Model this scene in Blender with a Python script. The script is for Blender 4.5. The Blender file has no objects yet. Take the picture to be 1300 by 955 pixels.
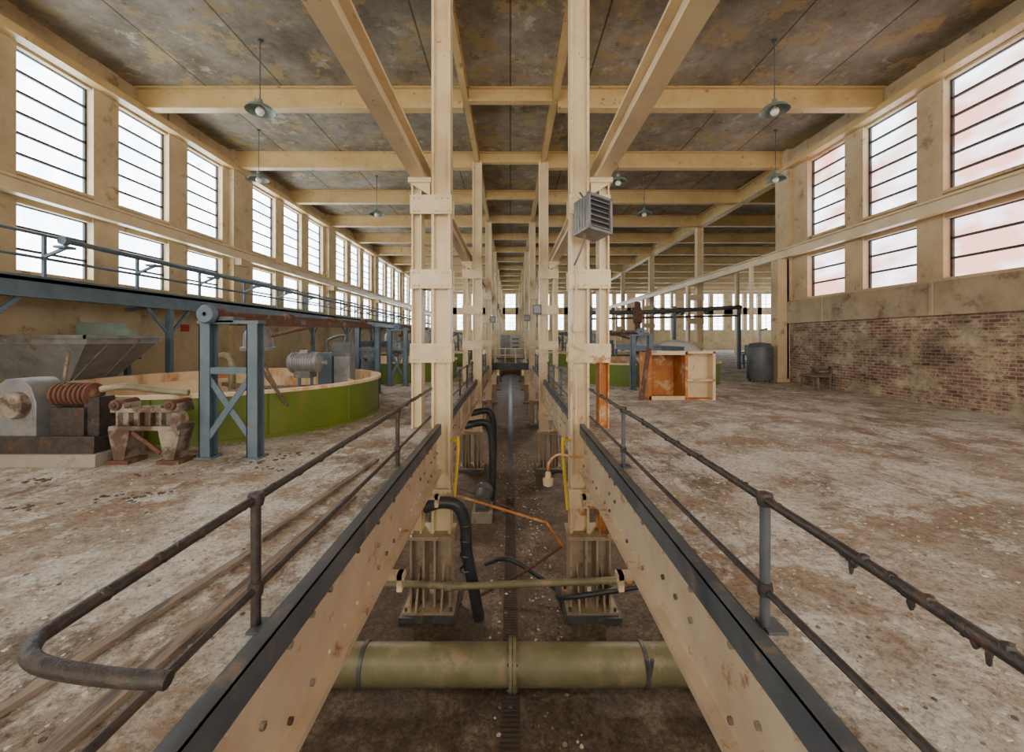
import bpy, math, random
from mathutils import Vector
random.seed(7)
R_=math.radians
# ------------------------------------------------------------ materials
def _new(name):
    m=bpy.data.materials.new(name); m.use_nodes=True
    nt=m.node_tree; b=nt.nodes['Principled BSDF']
    tc=nt.nodes.new('ShaderNodeTexCoord')
    return m,nt,b,tc
def noise(nt,vec,scale,detail=3,rough=.6,stretch=None,dist=0):
    if stretch:
        mp=nt.nodes.new('ShaderNodeMapping'); mp.inputs['Scale'].default_value=stretch
        nt.links.new(vec,mp.inputs['Vector']); vec=mp.outputs['Vector']
    n=nt.nodes.new('ShaderNodeTexNoise'); n.inputs['Scale'].default_value=scale
    n.inputs['Detail'].default_value=detail; n.inputs['Roughness'].default_value=rough
    n.inputs['Distortion'].default_value=dist
    nt.links.new(vec,n.inputs['Vector']); return n.outputs['Fac']
def ramp(nt,fac,stops):
    r=nt.nodes.new('ShaderNodeValToRGB'); e=r.color_ramp.elements
    while len(e)<len(stops): e.new(.5)
    for i,(p,c) in enumerate(stops):
        e[i].position=p; e[i].color=(c[0],c[1],c[2],1) if hasattr(c,'__len__') else (c,c,c,1)
    nt.links.new(fac,r.inputs['Fac']); return r.outputs['Color']
def mix(nt,fac,a,b,mode='MIX'):
    m=nt.nodes.new('ShaderNodeMixRGB'); m.blend_type=mode
    for s,v in ((m.inputs['Fac'],fac),(m.inputs['Color1'],a),(m.inputs['Color2'],b)):
        if hasattr(v,'is_output'): nt.links.new(v,s)
        elif hasattr(v,'__len__'): s.default_value=(v[0],v[1],v[2],1)
        else: s.default_value=v
    return m.outputs['Color']
def bumpn(nt,b,h,st,d=.02):
    n=nt.nodes.new('ShaderNodeBump'); n.inputs['Strength'].default_value=st; n.inputs['Distance'].default_value=d
    nt.links.new(h,n.inputs['Height']); nt.links.new(n.outputs['Normal'],b.inputs['Normal'])
def M(name,c1,c2,scale=2,rust=None,lo=.55,hi=.65,rs=1.5,stretch=None,rough=.7,metal=0,bump=0,dirt=.12,streak=None):
    m,nt,b,tc=_new(name); v=tc.outputs['Object']
    n1=noise(nt,v,scale,3); col=ramp(nt,n1,[(.3,c1),(.7,c2)])
    if streak:   # soft grime wash
        ns=noise(nt,v,1.1,7,.7); fs=ramp(nt,ns,[(.46,0),(.72,.7)]); col=mix(nt,fs,col,streak)
    if rust:
        n2=noise(nt,v,rs,8,.72,stretch); f=ramp(nt,n2,[(lo,0),(hi,1)])
        col=mix(nt,f,col,rust)
    if dirt>.2 or bump:
        n3=noise(nt,v,14,5,.7); d=ramp(nt,n3,[(.35,1-dirt),(.6,1)])
        col=mix(nt,1,col,d,'MULTIPLY')
        if bump: bumpn(nt,b,n3,bump)
    nt.links.new(col,b.inputs['Base Color'])
    b.inputs['Roughness'].default_value=rough; b.inputs['Metallic'].default_value=metal
    return m
cream=M('cream_paint',(.70,.56,.34),(.79,.65,.42),.8,(.34,.19,.085),.64,.69,4.5,None,.36,streak=(.54,.40,.23))
cream_rusty=M('cream_paint_rusty',(.66,.51,.31),(.76,.61,.39),1.2,(.38,.17,.055),.565,.65,3.0,None,.42,streak=(.47,.32,.17))
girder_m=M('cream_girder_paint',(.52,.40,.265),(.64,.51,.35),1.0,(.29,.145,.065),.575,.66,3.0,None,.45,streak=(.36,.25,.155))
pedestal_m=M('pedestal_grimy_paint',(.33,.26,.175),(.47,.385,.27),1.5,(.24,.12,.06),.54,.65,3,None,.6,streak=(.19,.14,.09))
cream_wall=M('cream_wall_plaster',(.51,.39,.225),(.64,.51,.315),.7,(.27,.18,.10),.575,.67,1.8,None,.9,streak=(.37,.27,.155))
plaster_grimy=M('grimy_spandrel_plaster',(.38,.295,.18),(.50,.40,.26),1.0,(.18,.12,.075),.53,.65,1.8,(1,.7,.7),.9,streak=(.22,.16,.105))
beam_m=M('ceiling_beam_paint',(.55,.375,.15),(.65,.475,.22),.6,(.25,.14,.055),.60,.67,3.2,None,.45,streak=(.40,.26,.10))
rust_pole=M('orange_rust',(.56,.22,.04),(.36,.12,.03),3,(.70,.54,.31),.53,.64,2)
blue_steel=M('blue_grey_steel',(.075,.115,.155),(.12,.17,.21),3,(.14,.10,.07),.60,.70,3,None,.5)
dark_steel=M('dark_kerb_steel',(.05,.06,.07),(.11,.12,.13),2,(.24,.18,.12),.56,.68,3,None,.45)
rail_m=M('rail_rusty_iron',(.045,.04,.04),(.09,.075,.065),8,(.17,.08,.045),.54,.68,6,None,.5,.4,.7,.35)
green_tank=M('green_tank_paint',(.095,.14,.010),(.15,.20,.018),.8,(.22,.15,.05),.58,.70,2,(1,1,.3),.38)
tank_in=M('tank_lining_rust_streak',(.76,.56,.32),(.82,.68,.46),2,(.50,.22,.06),.49,.63,1.3,(1,1,.3))
slurry=M('dried_slurry',(.42,.31,.19),(.66,.54,.38),1.5,(.26,.12,.06),.52,.62,1.2)
green_pipe=M('green_grey_pipe',(.15,.145,.075),(.24,.225,.13),2,(.32,.25,.165),.52,.65,2.6,None,.5)
grey_metal=M('galvanised_grey',(.18,.19,.20),(.30,.30,.30),3,(.17,.12,.085),.56,.68,2,None,.45,.3)
turq=M('turquoise_paint',(.18,.30,.25),(.28,.36,.31),3,(.28,.23,.18),.5,.65,2)
brown_rust=M('brown_rust',(.16,.06,.03),(.10,.045,.028),4,(.26,.18,.13),.55,.65,4,None,.7,0,.3,.3)
grime=M('grimy_cast_iron',(.27,.22,.17),(.40,.34,.27),3,(.10,.06,.04),.45,.56,3.5,None,.8,0,.4,.35)
rubber=M('black_rubber',(.022,.027,.035),(.045,.05,.06),5,None,rough=.4)
grate=M('dark_drain_grate',(.05,.035,.028),(.10,.065,.045),5,None,rough=.8)
yellow=M('yellow_paint',(.74,.50,.02),(.60,.40,.03),3,(.3,.2,.08),.62,.72,4)
wood=M('weathered_timber',(.17,.12,.085),(.28,.21,.15),2,(.09,.065,.05),.5,.6,3,(6,.6,3))
concrete=M('concrete_plinth',(.24,.21,.17),(.34,.30,.25),2,(.13,.10,.08),.55,.7,2)
pitwall=M('pit_wall_dirty',(.15,.105,.07),(.24,.175,.12),1.2,(.07,.05,.035),.5,.65,1)
mullion=M('window_bar_dark',(.05,.055,.06),(.08,.08,.085),4)
white_bag=M('grey_white_sheet',(.44,.42,.38),(.56,.54,.50),2,(.27,.24,.20),.55,.7,2)
red_sign=M('red_sign_paint',(.5,.03,.02),(.4,.03,.02),4)
lampm=M('enamel_shade',(.13,.19,.165),(.22,.26,.22),4,rough=.35)
bulbm=M('bulb_glass_dull',(.7,.7,.62),(.8,.78,.7),4,rough=.2)
chipm=M('pale_flakes',(.54,.49,.40),(.70,.65,.56),6)
tanchip=M('tan_flakes',(.28,.20,.13),(.42,.32,.22),6)
darkchip=M('dark_flakes',(.06,.045,.035),(.12,.09,.06),6)

def ceiling_mat():
    m,nt,b,tc=_new('ceiling_peeling_concrete'); v=tc.outputs['Object']
    n1=noise(nt,v,.40,8,.74); col=ramp(nt,n1,[(.3,(.13,.105,.07)),(.44,(.235,.20,.145)),(.56,(.35,.31,.24)),(.68,(.49,.45,.37))])
    n2=noise(nt,v,.9,10,.75); f=ramp(nt,n2,[(.53,0),(.57,.75)])
    col=mix(nt,f,col,(.46,.335,.145))
    n4=noise(nt,v,2.6,9,.8); f4=ramp(nt,n4,[(.55,0),(.65,.7)])
    col=mix(nt,f4,col,(.13,.085,.045))
    n8=noise(nt,v,1.4,8,.75,(1,1,1.7)); f8=ramp(nt,n8,[(.59,0),(.63,.6)])
    col=mix(nt,f8,col,(.58,.53,.43))
    sx=nt.nodes.new('ShaderNodeSeparateXYZ'); nt.links.new(v,sx.inputs[0])
    cx=nt.nodes.new('ShaderNodeCombineXYZ'); nt.links.new(sx.outputs['Y'],cx.inputs['X']); nt.links.new(sx.outputs['X'],cx.inputs['Y'])
    br=nt.nodes.new('ShaderNodeTexBrick'); br.offset=0; br.inputs['Scale'].default_value=1
    br.inputs['Brick Width'].default_value=4.42; br.inputs['Row Height'].default_value=2.35; br.inputs['Mortar Size'].default_value=.025
    br.inputs['Color1'].default_value=(1,1,1,1); br.inputs['Color2'].default_value=(.78,.77,.74,1); br.inputs['Mortar'].default_value=(.35,.3,.23,1)
    nt.links.new(cx.outputs[0],br.inputs['Vector'])
    col=mix(nt,1,col,br.outputs['Color'],'MULTIPLY')
    nt.links.new(col,b.inputs['Base Color']); b.inputs['Roughness'].default_value=.85
    return m
def floor_mat():
    m,nt,b,tc=_new('dusty_stained_concrete'); v=tc.outputs['Object']
    n1=noise(nt,v,.45,8,.72); col=ramp(nt,n1,[(.32,(.25,.185,.125)),(.46,(.46,.385,.295)),(.58,(.70,.655,.575))])
    n2=noise(nt,v,1.1,12,.8,None,.5); f=ramp(nt,n2,[(.48,0),(.57,.85)])
    col=mix(nt,f,col,(.34,.22,.13))
    n6=noise(nt,v,2.0,10,.8); f6=ramp(nt,n6,[(.52,0),(.58,.85)])
    col=mix(nt,f6,col,(.80,.77,.70))
    n5=noise(nt,v,.8,12,.85,(1,.45,1)); f5=ramp(nt,n5,[(.54,0),(.61,.85)])
    col=mix(nt,f5,col,(.14,.095,.06))
    n3=noise(nt,v,22,6,.85); d=ramp(nt,n3,[(.38,.45),(.53,1)])
    col=mix(nt,1,col,d,'MULTIPLY')
    nt.links.new(col,b.inputs['Base Color']); b.inputs['Roughness'].default_value=.8
    bumpn(nt,b,n3,.8,.03); return m
def pit_mat():
    m,nt,b,tc=_new('pit_dirt_floor'); v=tc.outputs['Object']
    n1=noise(nt,v,1.1,10,.75); col=ramp(nt,n1,[(.3,(.06,.043,.032)),(.5,(.14,.10,.075)),(.66,(.30,.24,.185))])
    n3=noise(nt,v,14,6,.8); d=ramp(nt,n3,[(.4,.35),(.6,1.1)])
    col=mix(nt,1,col,d,'MULTIPLY')
    nt.links.new(col,b.inputs['Base Color']); b.inputs['Roughness'].default_value=.55
    bumpn(nt,b,n3,.8,.03); return m
def brick_mat():
    m,nt,b,tc=_new('peeling_painted_brick'); v=tc.outputs['Object']
    sx=nt.nodes.new('ShaderNodeSeparateXYZ'); nt.links.new(v,sx.inputs[0])
    cx=nt.nodes.new('ShaderNodeCombineXYZ'); nt.links.new(sx.outputs['Y'],cx.inputs['X']); nt.links.new(sx.outputs['Z'],cx.inputs['Y'])
    br=nt.nodes.new('ShaderNodeTexBrick'); br.inputs['Scale'].default_value=1
    br.inputs['Brick Width'].default_value=.27; br.inputs['Row Height'].default_value=.095; br.inputs['Mortar Size'].default_value=.011
    br.inputs['Color1'].default_value=(.16,.06,.042,1); br.inputs['Color2'].default_value=(.34,.19,.13,1); br.inputs['Mortar'].default_value=(.42,.35,.25,1)
    nt.links.new(cx.outputs[0],br.inputs['Vector'])
    n=noise(nt,v,1.0,10,.85,(1,1,1.8)); f=ramp(nt,n,[(.485,0),(.545,.85)])
    n2=noise(nt,v,3,5,.7); pc=ramp(nt,n2,[(.3,(.44,.34,.19)),(.7,(.62,.52,.35))])
    col=mix(nt,f,br.outputs['Color'],pc)
    n7=noise(nt,v,.9,8,.75); d=ramp(nt,n7,[(.4,.5),(.58,1)]); col=mix(nt,1,col,d,'MULTIPLY')
    nt.links.new(col,b.inputs['Base Color']); b.inputs['Roughness'].default_value=.9
    bumpn(nt,b,br.outputs['Fac'],-.5,.02); return m
def pane_mat(name,c1,c2,s,sc=.8,lo=.4,hi=.6,st=(1,1,1)):
    m=bpy.data.materials.new(name); m.use_nodes=True; nt=m.node_tree; nt.nodes.clear()
    o=nt.nodes.new('ShaderNodeOutputMaterial'); e=nt.nodes.new('ShaderNodeEmission'); tc=nt.nodes.new('ShaderNodeTexCoord')
    n=noise(nt,tc.outputs['Object'],sc,3,.6,st); col=ramp(nt,n,[(lo,c1),(hi,c2)])
    nt.links.new(col,e.inputs['Color']); e.inputs['Strength'].default_value=s
    nt.links.new(e.outputs[0],o.inputs['Surface']); return m
ceil_m=ceiling_mat(); floor_m=floor_mat(); pit_m=pit_mat(); brick_m=brick_mat()
pane_l=pane_mat('frosted_daylight_glass',(.56,.72,.88),(1,.985,.96),12,1.1,.38,.62)
fill_pane=pane_mat('frosted_daylight_glass_rear',(1,.90,.76),(1,.94,.84),8)  # warm glow for the added rear windows
pane_r=pane_mat('frosted_glass_brick_beyond',(.50,.25,.20),(.70,.79,.88),6.5,.5,.40,.60,(1,.7,1.5))
fill_glow=pane_mat('bulkhead_lamp_glow',(1,.8,.55),(1,.85,.6),12)  # glow of the added pit fill lamps

# ------------------------------------------------------------ mesh builder
class MB:
    def __init__(s): s.v=[];s.f=[];s.mi=[];s.mats=[]
    def m(s,mat):
        if mat not in s.mats: s.mats.append(mat)
        return s.mats.index(mat)
    def add(s,vs,fs,mat):
        o=len(s.v); s.v+= [tuple(p) for p in vs]; k=s.m(mat)
        for f in fs: s.f.append(tuple(i+o for i in f)); s.mi.append(k)
    def box(s,x0,x1,y0,y1,z0,z1,mat):
        if x0>x1:x0,x1=x1,x0
        if y0>y1:y0,y1=y1,y0
        if z0>z1:z0,z1=z1,z0
        s.add([(x0,y0,z0),(x1,y0,z0),(x1,y1,z0),(x0,y1,z0),(x0,y0,z1),(x1,y0,z1),(x1,y1,z1),(x0,y1,z1)],
          [(0,3,2,1),(4,5,6,7),(0,1,5,4),(1,2,6,5),(2,3,7,6),(3,0,4,7)],mat)
    def bar(s,p0,p1,w,h,mat):
        p0=Vector(p0);p1=Vector(p1);t=(p1-p0).normalized()
        up=Vector((0,0,1)) if abs(t.z)<.95 else Vector((0,1,0))
        a=t.cross(up).normalized()*w/2; b=a.cross(t).normalized()*h/2
        vs=[p+i*a+j*b for p in (p0,p1) for i,j in ((-1,-1),(1,-1),(1,1),(-1,1))]
        s.add(vs,[(0,1,2,3),(7,6,5,4),(0,4,5,1),(1,5,6,2),(2,6,7,3),(3,7,4,0)],mat)
    def tube(s,pts,r,mat,seg=10,smooth=0):
        pts=[Vector(p) for p in pts]
        if smooth and len(pts)>2:
            q=[];P=[pts[0]]+pts+[pts[-1]]
            for i in range(1,len(P)-2):
                for k in range(smooth):
                    t=k/smooth;a,b,c,d=P[i-1:i+3]
                    q.append(.5*((2*b)+(c-a)*t+(2*a-5*b+4*c-d)*t*t+(3*b-a-3*c+d)*t**3))
            q.append(pts[-1]);pts=q
        n=len(pts);vs=[];prev=None
        for i,p in enumerate(pts):
            t=(pts[min(i+1,n-1)]-pts[max(i-1,0)]).normalized()
            if prev is None:
                prev=t.orthogonal().normalized()
            a=(prev-t*prev.dot(t)).normalized(); prev=a; b=t.cross(a)
            rr=r[i] if isinstance(r,list) else r
            for k in range(seg):
                th=2*math.pi*k/seg; vs.append(p+(a*math.cos(th)+b*math.sin(th))*rr)
        fs=[(i*seg+k,i*seg+(k+1)%seg,(i+1)*seg+(k+1)%seg,(i+1)*seg+k) for i in range(n-1) for k in range(seg)]
        fs+= [tuple(range(seg-1,-1,-1)),tuple((n-1)*seg+k for k in range(seg))]
        s.add(vs,fs,mat)
    def lathe(s,c,prof,mat,seg=48,axis='Z',mats=None):
        c=Vector(c);vs=[]
        for r,z in prof:
            for k in range(seg):
                th=2*math.pi*k/seg;a,b=r*math.cos(th),r*math.sin(th)
                vs.append(c+(Vector((a,b,z)) if axis=='Z' else Vector((z,a,b)) if axis=='X' else Vector((a,z,b))))
        o=len(s.v); s.v+=[tuple(p) for p in vs]
        for i in range(len(prof)-1):
            k_=s.m(mats[i] if mats else mat)
            for k in range(seg):
                s.f.append((o+i*seg+k,o+i*seg+(k+1)%seg,o+(i+1)*seg+(k+1)%seg,o+(i+1)*seg+k)); s.mi.append(k_)
    def blob(s,c,r,mat,sz=1,nx=7,ny=4):
        c=Vector(c);vs=[]
        for j in range(ny+1):
            ph=math.pi*j/ny
            for k in range(nx):
                th=2*math.pi*k/nx; q=r*random.uniform(.6,1.25)*(math.sin(ph)+.02)
                vs.append(c+Vector((q*math.cos(th),q*math.sin(th),sz*r*math.cos(ph))))
        s.add(vs,[(j*nx+k,j*nx+(k+1)%nx,(j+1)*nx+(k+1)%nx,(j+1)*nx+k) for j in range(ny) for k in range(nx)],mat)
    def iy(s,x0,x1,y0,y1,z0,z1,mat,t=.04):
        if x0>x1:x0,x1=x1,x0
        s.box(x0,x1,y0,y1,z0,z0+t,mat); s.box(x0,x1,y0,y1,z1-t,z1,mat); c=(x0+x1)/2
        s.box(c-.02,c+.02,y0,y1,z0+t,z1-t,mat)
    def ix(s,x0,x1,y0,y1,z0,z1,mat,t=.04):
        s.box(x0,x1,y0,y1,z0,z0+t,mat); s.box(x0,x1,y0,y1,z1-t,z1,mat); c=(y0+y1)/2
        s.box(x0,x1,c-.025,c+.025,z0+t,z1-t,mat)
    def obj(s,name,bevel=0,parent=None):
        me=bpy.data.meshes.new(name); me.from_pydata(s.v,[],s.f)
        for m in s.mats: me.materials.append(m)
        me.polygons.foreach_set('material_index',s.mi)
        me.polygons.foreach_set('use_smooth',[True]*len(s.f))
        me.update(); me.set_sharp_from_angle(angle=R_(38))
        o=bpy.data.objects.new(name,me); bpy.context.scene.collection.objects.link(o)
        if parent: o.parent=parent
        if bevel:
            b=o.modifiers.new('bevel','BEVEL'); b.width=bevel; b.segments=2; b.limit_method='ANGLE'; b.angle_limit=R_(40)
        return o

DZ=-1.8; PZ=-5.47; CZ=7.8; XW=11.6; Y1=8.36; B=8.84; YF=66; YB=-8; XR=45
# ------------------------------------------------------------ room shell
m=MB(); m.box(-12,-1.56,YB,YF,DZ-.25,DZ,floor_m); m.box(1.56,12,YB,YF,DZ-.25,DZ,floor_m); m.box(12,XR,17.3,YF,DZ-.25,DZ,floor_m); m.obj('floor')
m=MB(); m.box(-4.6,4.6,YB,YF,PZ-.2,PZ,pit_m); m.obj('pit_floor')
m=MB(); m.box(-4.8,-4.6,YB,YF,PZ,DZ-.25,pitwall); m.obj('wall_pit_left')
m=MB(); m.box(4.6,4.8,YB,YF,PZ,DZ-.25,pitwall); m.obj('wall_pit_right')
m=MB(); m.box(-12.3,12.3,YB,YF,CZ,CZ+.25,ceil_m); m.box(12.3,XR,17,YF,CZ,CZ+.25,ceil_m); m.obj('ceiling')

winstarts=[]
for k in range(-1,7):
    for a in (9.62,12.14,14.72):
        y=a+B*k
        if y>YB and y<YF-2.5: winstarts.append(y)
WW=1.78; ZL0,ZL1,ZU0,ZU1=1.62,3.22,3.95,6.92
wn=[0]
def window_x(sx,y0,y1,pane):
    wn[0]+=1; w=MB(); X=sx*11.85
    for z0,z1,n in ((ZL0,ZL1,3),(ZU0,ZU1,6)):
        w.box(X,X+sx*.02,y0,y1,z0,z1,pane)
        for i in range(n+1):
            z=z0+(z1-z0)*i/n; w.box(X-sx*.06,X,y0,y1,max(z0,z-.03),min(z1,z+.03),mullion)
        for y in (y0,y1-.06): w.box(X-sx*.06,X,y,y+.06,z0,z1,mullion)
        w.box(X-sx*.30,X,y0,y1,z0-.08,z0,cream_wall)
    w.obj('window_%d'%wn[0])
def wall_x(name,sx,starts,yend,lower):
    w=MB(); a,b=sx*XW,sx*12.05
    if lower: w.box(a,b,YB,yend,DZ,ZL0-.08,cream_wall)
    w.box(a+sx*.05,b,YB,yend,ZL1,ZU0-.08,cream_wall); w.box(a+sx*.05,b,YB,yend,ZU1,CZ,cream_wall)
    prev=YB
    for y in sorted(starts)+[yend]:
        if y>prev: w.box(a,b,prev,min(y,yend),ZL0-.08,CZ,cream_wall)
        prev=y+WW
    w.obj(name)
    for y in starts: window_x(sx,y,y+WW,pane_l if sx<0 else pane_r)
wall_x('wall_left',-1,winstarts,YF,True)
rs=[y for y in ([9.2+d for d in (0,2.5,5.02)]+[9.2-B+d for d in (0,2.5,5.02)]+[9.2-2*B+d for d in (2.5,5.02)]) if y>YB]
wall_x('wall_right',1,rs,17.3,False)
m=MB(); m.box(11.5,12.05,YB,17.3,DZ,.62,brick_m); m.obj('wall_right_brick_base')
m=MB(); m.box(11.38,12.0,YB,17.3,.62,1.52,plaster_grimy)
for y in (-3,1.5,6.2,11.0,14.9): m.box(11.33,11.38,y,y+.12,.62,1.52,plaster_grimy)
m.obj('trim_1',.02)
m=MB(); m.box(12.05,XR,17.1,17.3,DZ,CZ,cream_wall); m.obj('wall_side_bay_near')
m=MB(); m.box(XR,XR+.2,17.1,YF,DZ,CZ,cream_wall); m.obj('wall_side_bay_right')
y=19
while y<YF-4:  # added glowing windows that lighten the side bay ceiling
    wn[0]+=1; w=MB(); w.box(XR-.04,XR-.01,y,y+2.6,1.4,6.9,pane_l)
    for i in range(11): z=1.4+5.5*i/10; w.box(XR-.1,XR-.04,y,y+2.6,z-.03,z+.03,mullion)
    w.box(XR-.1,XR-.04,y,y+.06,1.4,6.9,mullion); w.box(XR-.1,XR-.04,y+2.54,y+2.6,1.4,6.9,mullion)
    w.obj('window_%d'%wn[0]); y+=4.42
fx=[]; x=-11
while x<XR-2: fx.append(x); x+=2.35 if (len(fx)%3) else 3.1
m=MB()
m.box(-12.05,XR,YF,YF+.4,PZ,1.4,cream_wall); m.box(-12.05,XR,YF,YF+.4,3.9,5.0,cream_wall); m.box(-12.05,XR,YF,YF+.4,7.2,CZ,cream_wall)
prev=-12.05
for x in fx+[XR]:
    m.box(prev,x,YF,YF+.4,1.4,7.2,cream_wall); prev=x+1.7
m.obj('wall_far')
for x in fx:
    wn[0]+=1; w=MB()
    for z0,z1,n in ((1.4,3.9,4),(5.0,7.2,4)):
        w.box(x,x+1.7,YF+.32,YF+.34,z0,z1,pane_l)
        for i in range(n+1): w.box(x,x+1.7,YF+.26,YF+.32,z0+(z1-z0)*i/n-.03,z0+(z1-z0)*i/n+.03,mullion)
        for q in (x,x+.82,x+1.64): w.box(q,q+.06,YF+.26,YF+.32,z0,z1,mullion)
    w.obj('window_%d'%wn[0])
m=MB(); m.box(-12.05,12.05,YB-.3,YB,PZ,-1.2,cream_wall); m.box(-12.05,12.05,YB-.3,YB,6.9,CZ,cream_wall)
bx=[-11+i*2.8 for i in range(8)]; prev=-12.05
for x in bx+[12.05]:
    m.box(prev,x,YB-.3,YB,-1.2,6.9,cream_wall); prev=x+2.3
m.obj('wall_back')
for x in bx:  # added glowing windows behind the camera, frontal fill light
    wn[0]+=1; w=MB(); w.box(x,x+2.3,YB-.22,YB-.2,-1.2,6.9,fill_pane)
    for i in range(13): z=-1.2+8.1*i/12; w.box(x,x+2.3,YB-.2,YB-.14,z-.03,z+.03,mullion)
    w.obj('window_%d'%wn[0])
for sx,ye,nm in ((-1,YF,'trim_2'),(1,17.3,'trim_3')):
    m=MB()
    k=-1
    while Y1+B*k<ye+.1:
        y=Y1+B*k; m.box(sx*XW,sx*(XW-.22),y-.35,y+.35,DZ,CZ,cream_wall); k+=1
    m.box(sx*(XW-.3),sx*XW,YB,ye,6.98,7.2,beam_m)
    m.obj(nm)

# ------------------------------------------------------------ roof beams
ys=[Y1+4.42*i for i in range(-3,14) if Y1+4.42*i<YF-.5]
for i,y in enumerate(ys):
    xr=XW if y<17 else XR-.1
    m=MB(); m.ix(-XW,-1.48,y-.15,y+.15,7.12,CZ,beam_m); m.ix(1.48,xr,y-.15,y+.15,7.12,CZ,beam_m)
    m.ix(-1.3,1.3,y-.12,y+.12,7.36,CZ,beam_m)
    m.obj('roof_beam')
for sx in (-1,1):
    m=MB(); m.iy(sx*1.3,sx*1.48,YB,YF,7.38,CZ,beam_m); m.obj('roof_girder')
m=MB(); m.iy(11.8,12.2,17.4,YF,7.0,CZ-.05,beam_m); m.obj('roof_girder')

# ------------------------------------------------------------ columns
cols=[Y1+B*k for k in range(-1,7)]
def chord(m,x0,x1,y,z0,z1,mat,d=.17,t=.05):
    if x0>x1:x0,x1=x1,x0
    m.box(x0,x0+t,y-d,y+d,z0,z1,mat); m.box(x1-t,x1,y-d,y+d,z0,z1,mat); m.box(x0+t,x1-t,y-.05,y+.05,z0,z1,mat)
for k,y in enumerate(cols):
    for sx in (-1,1):
        m=MB(); low=cream_rusty if sx>0 else cream; lo2=rust_pole if (sx>0 and k==1) else low
        chord(m,sx*1.2,sx*1.58,y,2.9,CZ-.42,cream); chord(m,sx*1.2,sx*1.58,y,-.6,2.9,cream); chord(m,sx*1.2,sx*1.58,y,-3.9,-.6,low)
        chord(m,sx*1.78,sx*1.98,y,-.2,3.1,cream,t=.03); chord(m,sx*1.78,sx*1.98,y,-3.9,-.2,lo2,t=.03)
        for z in (2.68,1.19,-.29,-3.2):
            for dy in (-.2,.17):
                m.box(sx*1.17,sx*2.0,y+dy,y+dy+.03,z-.19,z+.19,cream if z>0 else low)
            if k<3:
                for xx in (1.25,1.36,1.48,1.83,1.93):
                    for zz in (z-.13,z+.13): m.tube([(sx*xx,y-.228,zz),(sx*xx,y-.2,zz)],.024,cream_rusty,7)
        if k==1:
            for zz in (4.4,4.55,5.6,5.75): 
                for xx in (1.225,1.555): m.tube([(sx*xx,y-.19,zz),(sx*xx,y-.17,zz)],.018,cream_rusty,6)
        m.box(sx*1.58,sx*2.03,y-.25,y+.25,3.1,3.2,cream)
        m.add([(sx*1.6,y-.21,2.85),(sx*2.0,y-.21,3.1),(sx*1.6,y-.21,3.1),(sx*1.6,y-.18,2.85),(sx*2.0,y-.18,3.1),(sx*1.6,y-.18,3.1)],[(0,1,2),(3,5,4),(0,3,4,1),(1,4,5,2),(2,5,3,0)],cream)
        # pedestal: cap plate, two stub H-posts, tapered gussets, base plate on plinth
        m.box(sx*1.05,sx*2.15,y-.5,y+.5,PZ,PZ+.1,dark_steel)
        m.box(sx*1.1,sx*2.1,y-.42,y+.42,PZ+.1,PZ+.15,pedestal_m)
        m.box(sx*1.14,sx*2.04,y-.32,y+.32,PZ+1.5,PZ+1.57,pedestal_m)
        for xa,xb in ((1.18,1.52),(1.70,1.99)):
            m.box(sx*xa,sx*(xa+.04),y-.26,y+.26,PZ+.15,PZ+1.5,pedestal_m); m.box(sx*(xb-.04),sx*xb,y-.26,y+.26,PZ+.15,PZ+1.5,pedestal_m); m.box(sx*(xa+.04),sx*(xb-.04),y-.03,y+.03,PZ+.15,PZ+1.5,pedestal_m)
        for xx in (1.35,1.84):
            a,b_=sx*(xx-.02),sx*(xx+.02)
            m.add([(a,y-.42,PZ+.15),(a,y-.03,PZ+.15),(a,y-.03,PZ+.9),(b_,y-.42,PZ+.15),(b_,y-.03,PZ+.15),(b_,y-.03,PZ+.9)],[(0,1,2),(5,4,3),(0,2,5,3),(0,3,4,1),(1,4,5,2)],pedestal_m)
        for xx in (1.16,2.04):
            for yy in (-.36,.36): m.tube([(sx*xx,y+yy,PZ+.15),(sx*xx,y+yy,PZ+.21)],.03,dark_steel,6)
        m.obj('steel_column')
for sx in (-1,1):
    m=MB(); m.iy(sx*1.70,sx*1.98,YB,YF-.02,3.2,3.62,cream,.045)
    m.box(sx*1.81,sx*1.87,YB,YF-.02,3.62,3.70,dark_steel)
    m.obj('crane_runway_girder')
    m=MB(); m.iy(sx*11.13,sx*11.37,YB,YF-.02,3.3,3.68,cream,.05)
    k=-1
    while Y1+B*k<YF:
        y=Y1+B*k
        if sx<0 or y<17: m.box(sx*11.1,sx*11.38,y-.3,y+.3,3.05,3.3,cream_wall)
        k+=1
    m.obj('crane_runway_girder')
for k in range(2,7):
    y=Y1+B*k; m=MB(); chord(m,11.8,12.2,y,DZ,7.0,cream)
    chord(m,11.2,11.4,y,DZ,3.3,cream)
    for z in (2.6,1.1,-.4,-1.5): m.box(11.18,12.22,y-.2,y-.17,z-.19,z+.19,cream)
    m.obj('steel_column')
    m=MB(); chord(m,24.0,24.4,y,DZ,7.12,cream); m.obj('steel_column')
m=MB(); m.box(11.38,12.1,17.32,17.8,DZ,3.3,cream_wall); m.box(11.5,12.1,17.32,17.8,3.3,6.98,cream_wall); m.box(11.0,11.48,16.85,17.3,DZ,3.29,cream_wall); m.box(10.95,11.48,16.8,17.3,DZ,DZ+.15,cream_wall); m.obj('end_pier',.02)

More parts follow.
